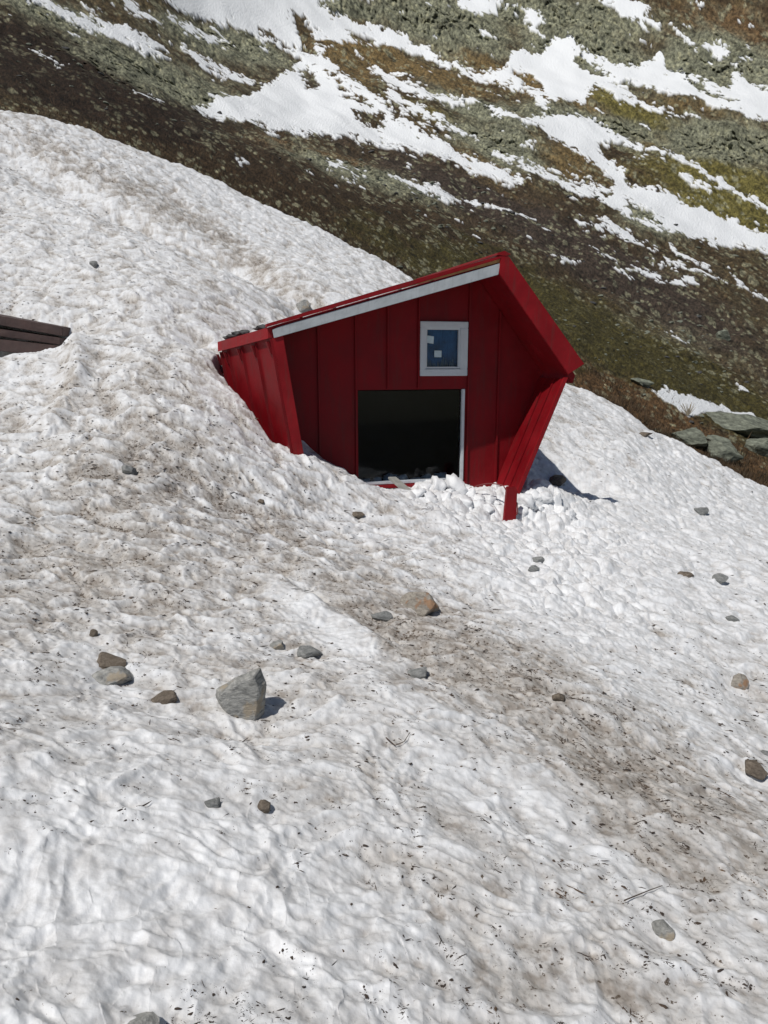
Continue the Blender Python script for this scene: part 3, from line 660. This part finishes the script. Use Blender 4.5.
# ---- small window
sw = MB(); u0, u1, w0, w1 = SW; t = .085
for a in ((u0 - .01, u1 + .01, w0 - .01, w0 + t), (u0 - .01, u1 + .01, w1 - t + .01, w1 + .01), (u0 - .01, u0 + t - .01, w0 + t, w1 - t + .01), (u1 - t - .02, u1 + .01, w0 + t, w1 - t + .01)):
    sw.hbox(a[0], a[1], G - .05, G + .03, a[2], a[3])
swo = sw.build('window', m_frame, hut, .006); tag(swo, 'small white framed window under the gable')
sf = MB(); a0, a1, b0, b1 = u0 + .070, u1 - .105, w0 + .090, w1 - .075
for q in ((a0, a1, b0, b0 + .025), (a0, a1, b1 - .025, b1), (a0, a0 + .022, b0 + .025, b1 - .025), (a1 - .022, a1, b0 + .025, b1 - .025)): sf.hbox(q[0], q[1], G - .035, G + .02, q[2], q[3])
sf.build('sash', m_frame, swo).matrix_parent_inverse.identity()
pn = MB(); pn.hbox(a0 + .01, a1 - .01, G + .0, G + .005, b0 + .01, b1 - .01); pn.build('pane', m_glass, swo)
cu = MB(); cu.hbox(a0 - .03, a1 + .03, G + .052, G + .06, b0 - .03, b1 + .03)
cu.build('curtain', m_blue, swo)
nt_ = MB(); nt_.prism([h(a0 + .03, G - .004, b1 - .20), h(a0 + .125, G - .004, b1 - .215), h(a0 + .13, G - .004, b1 - .115), h(a0 + .02, G - .004, b1 - .10)], hv * .003); nt_.build('pale_square', m_pale, swo)  # first of two pale squares set just in front of the pane
nt_ = MB(); nt_.prism([h(a0 + .14, G - .004, b0 + .155), h(a0 + .245, G - .004, b0 + .155), h(a0 + .245, G - .004, b0 + .245), h(a0 + .14, G - .004, b0 + .245)], hv * .003); nt_.build('pale_square', m_pale, swo)
fb = MB()
for i in range(16):
    x = a0 + .03 + i * .026; hh = .05 + .09 * random.random(); k = random.uniform(-.015, .015)
    fb.prism([h(x, G + .02, b0 + .01), h(x + .014, G + .02, b0 + .01), h(x + .012 + k, G + .02, b0 + .02 + hh), h(x + .006 + k, G + .02, b0 + .02 + hh)], hv * .004)
m_lace = paint('grey_lace', (.22, .30, .34), .8, .4, 12); fb.build('lace_trim', m_lace, swo)
# ---- big window
u0, u1, w0, w1 = BW
bf = MB(); bf.hbox(u1 - .045, u1 - .003, G - .02, G + .03, w0, w1); bf.hbox(u0 + .003, u1 - .045, G - .01, G + .03, w0, w0 + .045)
bfo = bf.build('window', m_frame, hut, .004); tag(bfo, 'large dark square window just above the snow')
pn = MB(); pn.hbox(u0 + .005, u1 - .04, G + .032, G + .037, w0 + .04, w1 - .015); pn.build('pane', m_glass, bfo)
sil = MB(); sil.hbox(u0 - .02, u1 + .02, G - .06, G - .002, w0 - .05, w0 - .008); sil.build('window_sill', m_redtrim, hut, .004)

def rockmesh(name, seed, dims, m, sub=3, ang=.7, rough=.10):
    rs = random.Random(seed); bm = bmesh.new(); bmesh.ops.create_icosphere(bm, subdivisions=sub, radius=1)
    planes = []
    for i in range(int(9 + 5 * ang)):
        n = Vector((rs.gauss(0, 1), rs.gauss(0, 1), rs.gauss(0, 1))).normalized(); planes.append((n, rs.uniform(.52, .85)))
    o = Vector((seed * 3.1, 0, 0))
    for v in bm.verts:
        c = v.co.copy()
        for n, d in planes:
            k = c.dot(n) - d
            if k > 0: c -= n * k * .93
        c *= 1 + rough * mnoise.noise(c * 2.6 + o) + rough * .5 * mnoise.noise(c * 7 + o)
        v.co = Vector((c.x * dims[0], c.y * dims[1], c.z * dims[2]))
    me = bpy.data.meshes.new(name); bm.to_mesh(me); bm.free(); me.materials.append(m)
    for p in me.polygons: p.use_smooth = False
    return me
def stone_mat(name, a, b, c3, sc=22, lich=None):
    m, nt, bs = mat(name); tc = N(nt, 'ShaderNodeTexCoord').outputs['Object']
    mp = N(nt, 'ShaderNodeMapping'); mp.inputs['Scale'].default_value = (1, 1, 2.4); mp.inputs['Rotation'].default_value = (.5, .4, 0); L(nt, tc, mp.inputs[0])
    c = ramp(nt, noise(nt, mp.outputs[0], sc, 6, .7), [(.3, a), (.5, b), (.72, c3)])
    if lich: c = mixc(nt, ramp(nt, noise(nt, tc, sc * .35, 4), [(.54, (0, 0, 0)), (.62, (.85,) * 3)]), c, (*lich, 1))
    L(nt, c, bs.inputs['Base Color']); bs.inputs['Roughness'].default_value = .8
    L(nt, bump(nt, noise(nt, mp.outputs[0], sc * 2, 6, .7), .7, .02), bs.inputs['Normal']); return m
m_gneiss = stone_mat('grey_gneiss', (.13, .13, .125), (.30, .30, .285), (.52, .51, .48), 26, (.36, .30, .22))
m_rusty = stone_mat('rust_stained_stone', (.17, .15, .13), (.32, .29, .25), (.48, .45, .39), 26, (.34, .19, .10))
m_slate = stone_mat('slate_stone', (.13, .135, .13), (.22, .225, .22), (.34, .34, .33), 30)
m_brst = stone_mat('brown_stone', (.07, .055, .042), (.15, .12, .09), (.25, .21, .17), 40)
m_lich = stone_mat('lichen_boulder', (.05, .055, .042), (.14, .15, .115), (.28, .30, .235), 5)
m_dkrock = stone_mat('dark_wet_rock', (.02, .02, .022), (.045, .045, .045), (.12, .12, .12), 3)

def hsurf(x, y): return hill_z(np.arctan2(x, y), np.hypot(x, y))

# big block: faceted by hand
big = hit(245, 714); sc = big[1] / FPX * 1.18
def handrock(name, outline, depth, pos, m, label, cat='rock'):
    """silhouette (px offsets from the foot) given front, a shifted smaller back: a wedge-shaped block"""
    k = sc_; bm = bmesh.new(); fr_ = []; mid = []; bk = []
    for (a, b_) in outline:
        fr_.append(bm.verts.new((a * k * .72, -depth * .42, b_ * k * .78 + .01 + .10 * depth)))
        mid.append(bm.verts.new((a * k, -.02 * depth, b_ * k)))
        bk.append(bm.verts.new((a * k * .6 + .02, depth * .5, b_ * k * .72)))
    n = len(outline)
    bm.faces.new(fr_); bm.faces.new(bk[::-1])
    for A, B in ((fr_, mid), (mid, bk)):
        for i in range(n): j = (i + 1) % n; bm.faces.new((A[i], B[i], B[j], A[j]))
    bmesh.ops.recalc_face_normals(bm, faces=bm.faces)
    bmesh.ops.bevel(bm, geom=bm.edges[:], offset=.006, segments=1, affect='EDGES')
    bmesh.ops.subdivide_edges(bm, edges=bm.edges[:], cuts=4, use_grid_fill=True)
    bmesh.ops.triangulate(bm, faces=bm.faces)
    for v in bm.verts:
        nn = mnoise.noise(v.co * 14) * .008 + mnoise.noise(v.co * 40) * .004; v.co += v.normal * nn
    me = bpy.data.meshes.new(name); bm.to_mesh(me); bm.free(); me.materials.append(m)
    return tag(link(name, me, None, pos), label, cat)
sc_ = sc
handrock('rock', [(-6, -26), (14, -20), (19, 2), (20, 24), (15, 40), (-4, 32), (-26, 20), (-28, 12), (-18, -6)], .17, big + np.array([0, .02, .02]), m_gneiss, 'large angular grey block of banded stone standing on the lower snow')

stones = []
for x0, y0, x1, y1, m, sd_, lab in ST:
    m = globals()[m]
    cx, cy = (x0 + x1) / 2, (y0 + y1) / 2; p = hit(cx, y1 - (y1 - y0) * .25)
    if p is None: continue
    k = np.linalg.norm(p) / FPX; w = (x1 - x0) * k / 2; hh = (y1 - y0) * k / 2
    me = rockmesh('stone', sd_, (w * 1.12, w * .9, max(hh * 1.0, w * .30)), m, 3, 1.0, .10)
    o = link('stone', me, None, p + np.array([0, 0, hh * .16])); o.rotation_euler = (random.uniform(-.2, .2), random.uniform(-.15, .25), random.uniform(-.6, .6))
    tag(o, lab, 'stone', 'stones lying on the avalanche snow'); stones.append(o)

# boulders and slabs at the right edge of the slope, close behind the snow
def hithill(px, py): return hit(px, py, hsurf, 1500, 17, 430)
for x0, y0, x1, y1, m, sd_, lab, nm in [
 (700, 411, 775, 434, m_lich, 41, 'long pale green slab of rock below the wedge of snow at the right edge', 'boulder'),
 (672, 424, 706, 446, m_lich, 42, 'flat topped grey-green boulder with a dark undercut side, above the snow edge', 'boulder'),
 (704, 440, 738, 462, m_lich, 43, 'broken slab with dark face lying lower right of the flat topped boulder', 'boulder'),
 (703, 436, 728, 446, m_lich, 44, 'small pale slab wedged between the two dark-faced boulders', 'boulder'),
 (630, 380, 652, 388, m_lich, 45, 'thin slab at the left tip of the wedge of snow', 'boulder'),
 (744, 436, 775, 456, m_lich, 47, 'slab in the orange brush at the right edge', 'boulder'),
 (716, 330, 730, 342, m_lich, 48, 'pale rounded boulder, biggest in the scree on the right', 'boulder')]:
    p = hithill((x0 + x1) / 2, y1 - 3)
    if p is None: continue
    k = np.linalg.norm(p) / FPX; w = (x1 - x0) * k / 2; hh = (y1 - y0) * k / 2
    o = link(nm, rockmesh(nm, sd_, (w * 1.25, w * .8, hh * 1.15), m, 4, 1.2, .12), None, p + np.array([0, 0, hh * .3])); o.rotation_euler = (0, .22, random.uniform(-.2, .2))
    tag(o, lab, nm)
# scattered boulders over the slope
protos = [rockmesh('boulder', 60 + i, (1, .8, .62), m_lich if i < 6 else m_dkrock, 2, 1.0, .15) for i in range(8)]
cnt = 0
zones = [(620, 330, 150, 45, .5, 100), (400, 190, 130, 30, .35, 55), (140, 100, 150, 30, .3, 40), (690, 330, 60, 30, .4, 35), (480, 230, 80, 30, .4, 30), (660, 240, 90, 25, .3, 20)]
for zx, zy, rx, ry, an, n in zones:
    for i in range(n):
        a, b = random.gauss(0, .6) * rx, random.gauss(0, .6) * ry
        qx = zx + a * math.cos(an) - b * math.sin(an); qy = zy + a * math.sin(an) + b * math.cos(an)
        if not (2 < qx < 766 and 5 < qy < 470): continue
        p = hithill(qx, qy)
        if p is None or p[1] < r_edge(math.atan2(p[0], p[1])) * 1.05: continue
        k = np.linalg.norm(p) / FPX; s = random.choice((1.1, 1.4, 1.8, 2.4, 3.2)) * k
        o = link('boulder', random.choice(protos), None, p); o.scale = (s * 1.3, s * 1.2, s * random.uniform(.6, 1)); o.rotation_euler = (random.uniform(-.3, .3), random.uniform(-.3, .3), random.uniform(0, 6.3))
        tag(o, 'small weathered boulder scattered among the heath of the far slope', 'boulder', 'boulders scattered on the far slope'); cnt += 1
print('boulders', cnt)

# ------------------------------------------------------------------ pieces round the hut
post = MB(); pb = onp(510, 524, -.02)
PV = float(hutuv(*hit(510, 521)[:2])[1]) + .02
pu, pw = onp(509, 523, PV); tu, tw = onp(511, 489, PV)
def hp(u, v, w): return H(u, v - .05 + PV, w) - pbase
pbase = H(pu, PV, pw - .3)
post.prism([hp(pu - .09, .05, pw - .3), hp(pu + .10, .05, pw - .3), hp(tu + .085, .03, tw - .02), hp(tu + .05, .03, tw + .04), hp(tu - .06, .03, tw + .03)], hv * .06)
po = post.build('red_post', m_redtrim, None, .006, pbase); tag(po, 'short flat red post sticking out of the snow by the hut right corner', 'post')
def tube(name, path, rads, m, parent=None, loc=(0, 0, 0)):
    cu = bpy.data.curves.new(name, 'CURVE'); cu.dimensions = '3D'; sp = cu.splines.new('POLY'); sp.points.add(len(path) - 1)
    for i, p in enumerate(path): sp.points[i].co = (*[float(p[j]) - float(loc[j]) for j in range(3)], 1); sp.points[i].radius = rads[i] if hasattr(rads, '__len__') else rads
    cu.bevel_depth = 1; cu.bevel_resolution = 2
    o = bpy.data.objects.new('tmp', cu); C.objects.link(o); dg = bpy.context.evaluated_depsgraph_get(); me = bpy.data.meshes.new_from_object(o.evaluated_get(dg))
    bpy.data.objects.remove(o); me.name = name; me.materials.clear(); me.materials.append(m)
    for p in me.polygons: p.use_smooth = True
    return link(name, me, parent, loc)
m_cable = paint('rusty_cable', (.16, .03, .03), .6)
path = []
for i in range(25):
    t = i / 24; px_ = 468 + 50 * t; py_ = 489 - 5.5 * math.sin(min(1, t * 1.12) * math.pi) + (26 * max(0, t - .72) / .28 if t > .72 else 0)
    if t > .85: px_ = 516.5 + .8 * math.sin(t * 9)
    path.append(W(px_, py_, 10.25 - .55 * t))
tag(tube('cable', path, .008, m_cable, None, tuple(path[0])), 'thin bent red-brown cable arching from the snow over the red post', 'cable')
pl = MB(); b0 = W(399, 480, 10.1)
e1, e2 = W(388, 479, 10.30) , W(408, 496, 9.85)
dx = np.array([.11, .03, .0]); pl.hexa([e1 - b0, e1 - b0 + dx, e2 - b0 + dx, e2 - b0, e1 - b0 + (0, 0, .03), e1 - b0 + dx + (0, 0, .03), e2 - b0 + dx + (0, 0, .03), e2 - b0 + (0, 0, .03)])
tag(pl.build('plank', m_grey, None, .003, tuple(b0)), 'grey plank leaning on the snow below the large window', 'plank')

# buried brown timber roof at the left edge
rb = W(20, 335, 10.7)
ro2 = bpy.data.objects.new('timber_roof', None); C.objects.link(ro2); ro2.location = tuple(rb); tag(ro2, 'dark brown timber roof edge poking out of the snow hollow at the left edge', 'roof')
def board(pa, pb_, Y1, Y2, hgt, dep, nm):
    a = W(*pa, Y1) - rb; b = W(*pb_, Y2) - rb; mb = MB(); dd = np.array([.05, dep, 0]); uu = np.array([0, 0, hgt])
    mb.hexa([a - uu, b - uu, b - uu + dd, a - uu + dd, a, b, b + dd, a + dd]); return mb.build(nm, m_brown, ro2, .006)
board((-90, 300), (62, 327), 10.75, 11.15, .13, .9, 'roof_board')
board((-90, 316), (60, 338), 10.68, 11.1, .10, .5, 'roof_board')
board((-90, 329), (55, 346), 10.72, 10.9, .16, .3, 'roof_board')

for i in range(7):
    u_ = 1.4 + i * .2; k = random.uniform(.05, .10)
    o = link('snow_lump', rockmesh('snow_lump', 400 + i, (k * 1.5, k, k), m_snowc, 3, .4, .4), None, H(u_, GV + .30 + .1 * random.random(), -1.76 + .05 * random.random()))
    for q in o.data.polygons: q.use_smooth = True
    tag(o, 'lump of snow lying inside the hut behind the large window', 'snow lump', 'snow lumps inside the large window')
for i in range(9):
    v_ = .25 + i * .14; u_ = float(left_u(np.array(v_))) + random.uniform(.0, .16); k = random.uniform(.025, .06)
    o = link('soil_clod', rockmesh('soil_clod', 300 + i, (k * 1.7, k * 1.3, k * .7), m_dkrock, 2, .6, .35), None, H(u_, v_, wl(u_) + .15))
    tag(o, 'dark clod of soil on the left eave of the hut roof', 'soil clod', 'clods on the left roof edge')
# clean snow blocks thrown up below the window and beside the post
blk = []
for i, (px_, py_, s) in enumerate([(425, 486, 9), (438, 483, 11), (449, 487, 10), (459, 484, 12), (470, 489, 9), (478, 494, 10), (489, 497, 9), (497, 500, 8), (444, 494, 8), (462, 497, 9), (527, 498, 9), (536, 494, 10), (546, 495, 9), (555, 500, 8), (540, 505, 9), (525, 508, 7), (416, 490, 7), (487, 505, 8), (430, 495, 8), (560, 508, 8), (570, 512, 7)]):
    p = hit(px_, py_ + 4)
    if p is None: continue
    k = np.linalg.norm(p) / FPX * s * random.choice((.45, .7, .95))
    me = rockmesh('snow_chunk', 200 + i, (k * 1.6, k * 1.1, k * 1.1), m_snowc, 3, .4, .42)
    for q in me.polygons: q.use_smooth = True
    o = link('snow_chunk', me, None, p + np.array([0, 0, -k * .25])); o.rotation_euler = (random.random(), random.random(), random.random() * 6)
    tag(o, 'clean white snow chunk heaped against the front of the hut', 'snow chunk', 'clean snow chunks heaped before the hut')

# ------------------------------------------------------------------ dark plant debris and grit on the snow (uncountable)
verts = []; faces = []
cand = 520000
px_ = rng.uniform(-30, 800, cand); py_ = rng.uniform(120, 1030, cand)
# sample in plan through the base surface: approximate depth from a coarse image-space lookup
gx = np.linspace(-40, 810, 86); gy = np.linspace(110, 1034, 93); gz = np.zeros((len(gy), len(gx)))
ts = np.exp(np.linspace(math.log(1.0), math.log(30), 500))
for j, yy in enumerate(gy):
    D = np.stack([ray(xx, yy) for xx in gx]); XX = D[:, 0:1] * ts; YY = D[:, 1:2] * ts; ZZ = D[:, 2:3] * ts
    below = ZZ < tps_snow(XX, YY); k = below.argmax(1); gz[j] = np.where(below.any(1), ts[k], -1)
ii = np.clip(((px_ + 40) / 850 * 85).astype(int), 0, 84); jj = np.clip(((py_ - 110) / 924 * 92).astype(int), 0, 91)
fxx = (px_ + 40) / 10 - ii; fyy = (py_ - 110) / (924 / 92) - jj
tt = (gz[jj, ii] * (1 - fxx) + gz[jj, ii + 1] * fxx) * (1 - fyy) + (gz[jj + 1, ii] * (1 - fxx) + gz[jj + 1, ii + 1] * fxx) * fyy
ok = (gz[jj, ii] > 0) & (gz[jj + 1, ii + 1] > 0) & (gz[jj, ii + 1] > 0)
a_ = (px_ - 384) / FPX; b_ = (512 - py_) / FPX
wx = a_ * tt; wy = (cP + sP * b_) * tt
dmc = dirtmask(px_, py_) + .25 * fbm(wx * .8, wy * .8 + 3, 4); clus = fbm(wx * 5 + 3, wy * 6, 4, .7)
clus2 = fbm(wx * 16 + 3, wy * 19, 3, .6)
pr = np.clip((dmc - .14) * 1.1, 0, 1.1) * sstep(-.08, .28, clus) * sstep(-.05, .25, clus2)
uu_, vv_ = hutuv(wx, wy)
keep = ok & (rng.random(cand) < pr * 1.3) & ~((uu_ > -1.0) & (uu_ < 4.2) & (vv_ > .5)) & (np.hypot(wx, wy) < r_edge(np.arctan2(wx, wy)) * .97)
wx, wy, py_k = wx[keep], wy[keep], py_[keep]; wz = snow_z(wx, wy)
n = len(wx); 
rr = np.sqrt(wx ** 2 + wy ** 2 + wz ** 2)
pxs = np.clip(rng.choice([.45, .6, .8, 1.0, 1.4, 2.0], n, p=[.26, .28, .20, .14, .09, .03]) * rr / FPX, .002, .017)
ln = rng.choice([.9, 1.3, 2.0, 3.2, 5.5], n, p=[.34, .30, .20, .11, .05]); wdt = np.where(ln < 3, .8, .3)
an = rng.normal(-.5, .9, n); ca_, sa_ = np.cos(an), np.sin(an)
U_ = lambda a, b: rng.uniform(a, b, n)
kk = [(-ln, U_(-.2, .2)), (-ln * .3, -wdt * U_(.4, 1.4)), (ln * .6, -wdt * U_(.2, 1)), (ln, U_(-.2, .6)), (ln * .2, wdt * U_(.4, 1.4)), (-ln * .6, wdt * U_(.2, 1))]
V_ = [np.stack([wx + (q * ca_ - w_ * sa_) * pxs, wy + (q * sa_ + w_ * ca_) * pxs, wz - .002 + U_(0, .35) * pxs], -1) for q, w_ in kk]
V_.append(np.stack([wx, wy, wz + .45 * pxs], -1))
verts = np.stack(V_, 1).reshape(-1, 3).tolist()
faces = [(7 * i + q, 7 * i + (q + 1) % 6, 7 * i + 6) for i in range(n) for q in range(6)]
me = bpy.data.meshes.new('plant_debris'); me.from_pydata(verts, [], faces)
m_deb, nt, bs = mat('plant_debris'); tc = N(nt, 'ShaderNodeTexCoord').outputs['Object']
L(nt, ramp(nt, noise(nt, tc, 4, 3), [(.35, (.030, .022, .018)), (.55, (.055, .038, .028)), (.72, (.12, .07, .035))]), bs.inputs['Base Color']); bs.inputs['Roughness'].default_value = .9
me.materials.append(m_deb); db = link('plant_debris', me); tag(db, 'dark crumbs of soil, twigs and dead leaves strewn over the snow', 'debris', kind='stuff')

# twigs one can point at
m_twig = paint('twig_bark', (.07, .045, .03), .8)
for (pts_, lab) in [([(624, 904), (636, 899), (650, 893), (662, 889)], 'thin dark twig on the lower right snow, forked end up'),
                    ([(386, 741), (395, 748), (404, 744), (410, 735)], 'small curved twig in the middle of the lower snow')]:
    P = [];
    for q in pts_:
        p = hit(*q); P.append(p + np.array([0, 0, .012]))
    k = np.linalg.norm(P[0]) / FPX
    tag(tube('twig', P, [k * .6, k * .5, k * .4, k * .3][:len(P)], m_twig, None, tuple(P[0])), lab, 'twig', 'twigs on the snow')

# ------------------------------------------------------------------ brush along the edge of the snow
verts = []; faces = []; cols = []
def blade(p, hgt, wd, lean):
    b = len(verts); a = random.random() * 6.28; c, s = math.cos(a) * wd, math.sin(a) * wd
    verts.extend([(p[0] - c, p[1] - s, p[2] - .03), (p[0] + c, p[1] + s, p[2] - .03), (p[0] + lean[0], p[1] + lean[1], p[2] + hgt)]); faces.append((b, b + 1, b + 2))
TT = []
nb_ = 26000
thv = np.concatenate([rng.uniform(rad(10), rad(33), nb_), rng.uniform(rad(-32), rad(10), 7000)]); qv = np.abs(rng.normal(0, 1, len(thv))) * .10 + .0
rv = r_edge(thv) * (1.015 + qv); xv = rv * np.sin(thv); yv = rv * np.cos(thv); zv = hill_z(thv, rv)
cl = fbm(xv * .8, yv * .8, 3)
for i in range(len(thv)):
    if cl[i] < -.12 + random.uniform(-.1, .1): continue
    hh = random.uniform(.06, .20) * (1 + cl[i]); blade((xv[i], yv[i], zv[i]), hh, .012 * rv[i] / 20, (random.uniform(-.08, .12), random.uniform(-.08, .05)))
me = bpy.data.meshes.new('heath_brush'); me.from_pydata(verts, [], faces)
m_br, nt, bs = mat('heath_brush'); tc = N(nt, 'ShaderNodeTexCoord').outputs['Object']
L(nt, ramp(nt, noise(nt, tc, .9, 5, .7), [(.34, (.035, .035, .014)), (.45, (.06, .04, .022)), (.58, (.12, .075, .040)), (.72, (.21, .15, .085))]), bs.inputs['Base Color']); bs.inputs['Roughness'].default_value = .9
me.materials.append(m_br); hb = link('heath_brush', me); tag(hb, 'dry brown heath and grass tufts along the edge of the snow', 'brush', kind='stuff')

m_straw = paint('dry_twigs', (.38, .33, .25), .8)
# bare little shrub in front of the wedge of snow
sp_ = hithill(688, 416)
if sp_ is not None:
    k = np.linalg.norm(sp_) / FPX; mb = MB()
    for i in range(26):
        a = random.gauss(0, .5); ln = random.uniform(6, 13) * k; t_ = np.array([math.sin(a) * ln, random.uniform(-.2, .2) * ln, math.cos(a) * ln]); w = .35 * k
        mb.hexa([(-w, -w, 0), (w, -w, 0), (w, w, 0), (-w, w, 0)] + [tuple(t_ + np.array(q) * .4) for q in ((-w, -w, 0), (w, -w, 0), (w, w, 0), (-w, w, 0))])
    tag(mb.build('shrub', m_straw, None, 0, tuple(sp_)), 'bare pale little shrub standing in front of the wedge of snow at the right', 'shrub')
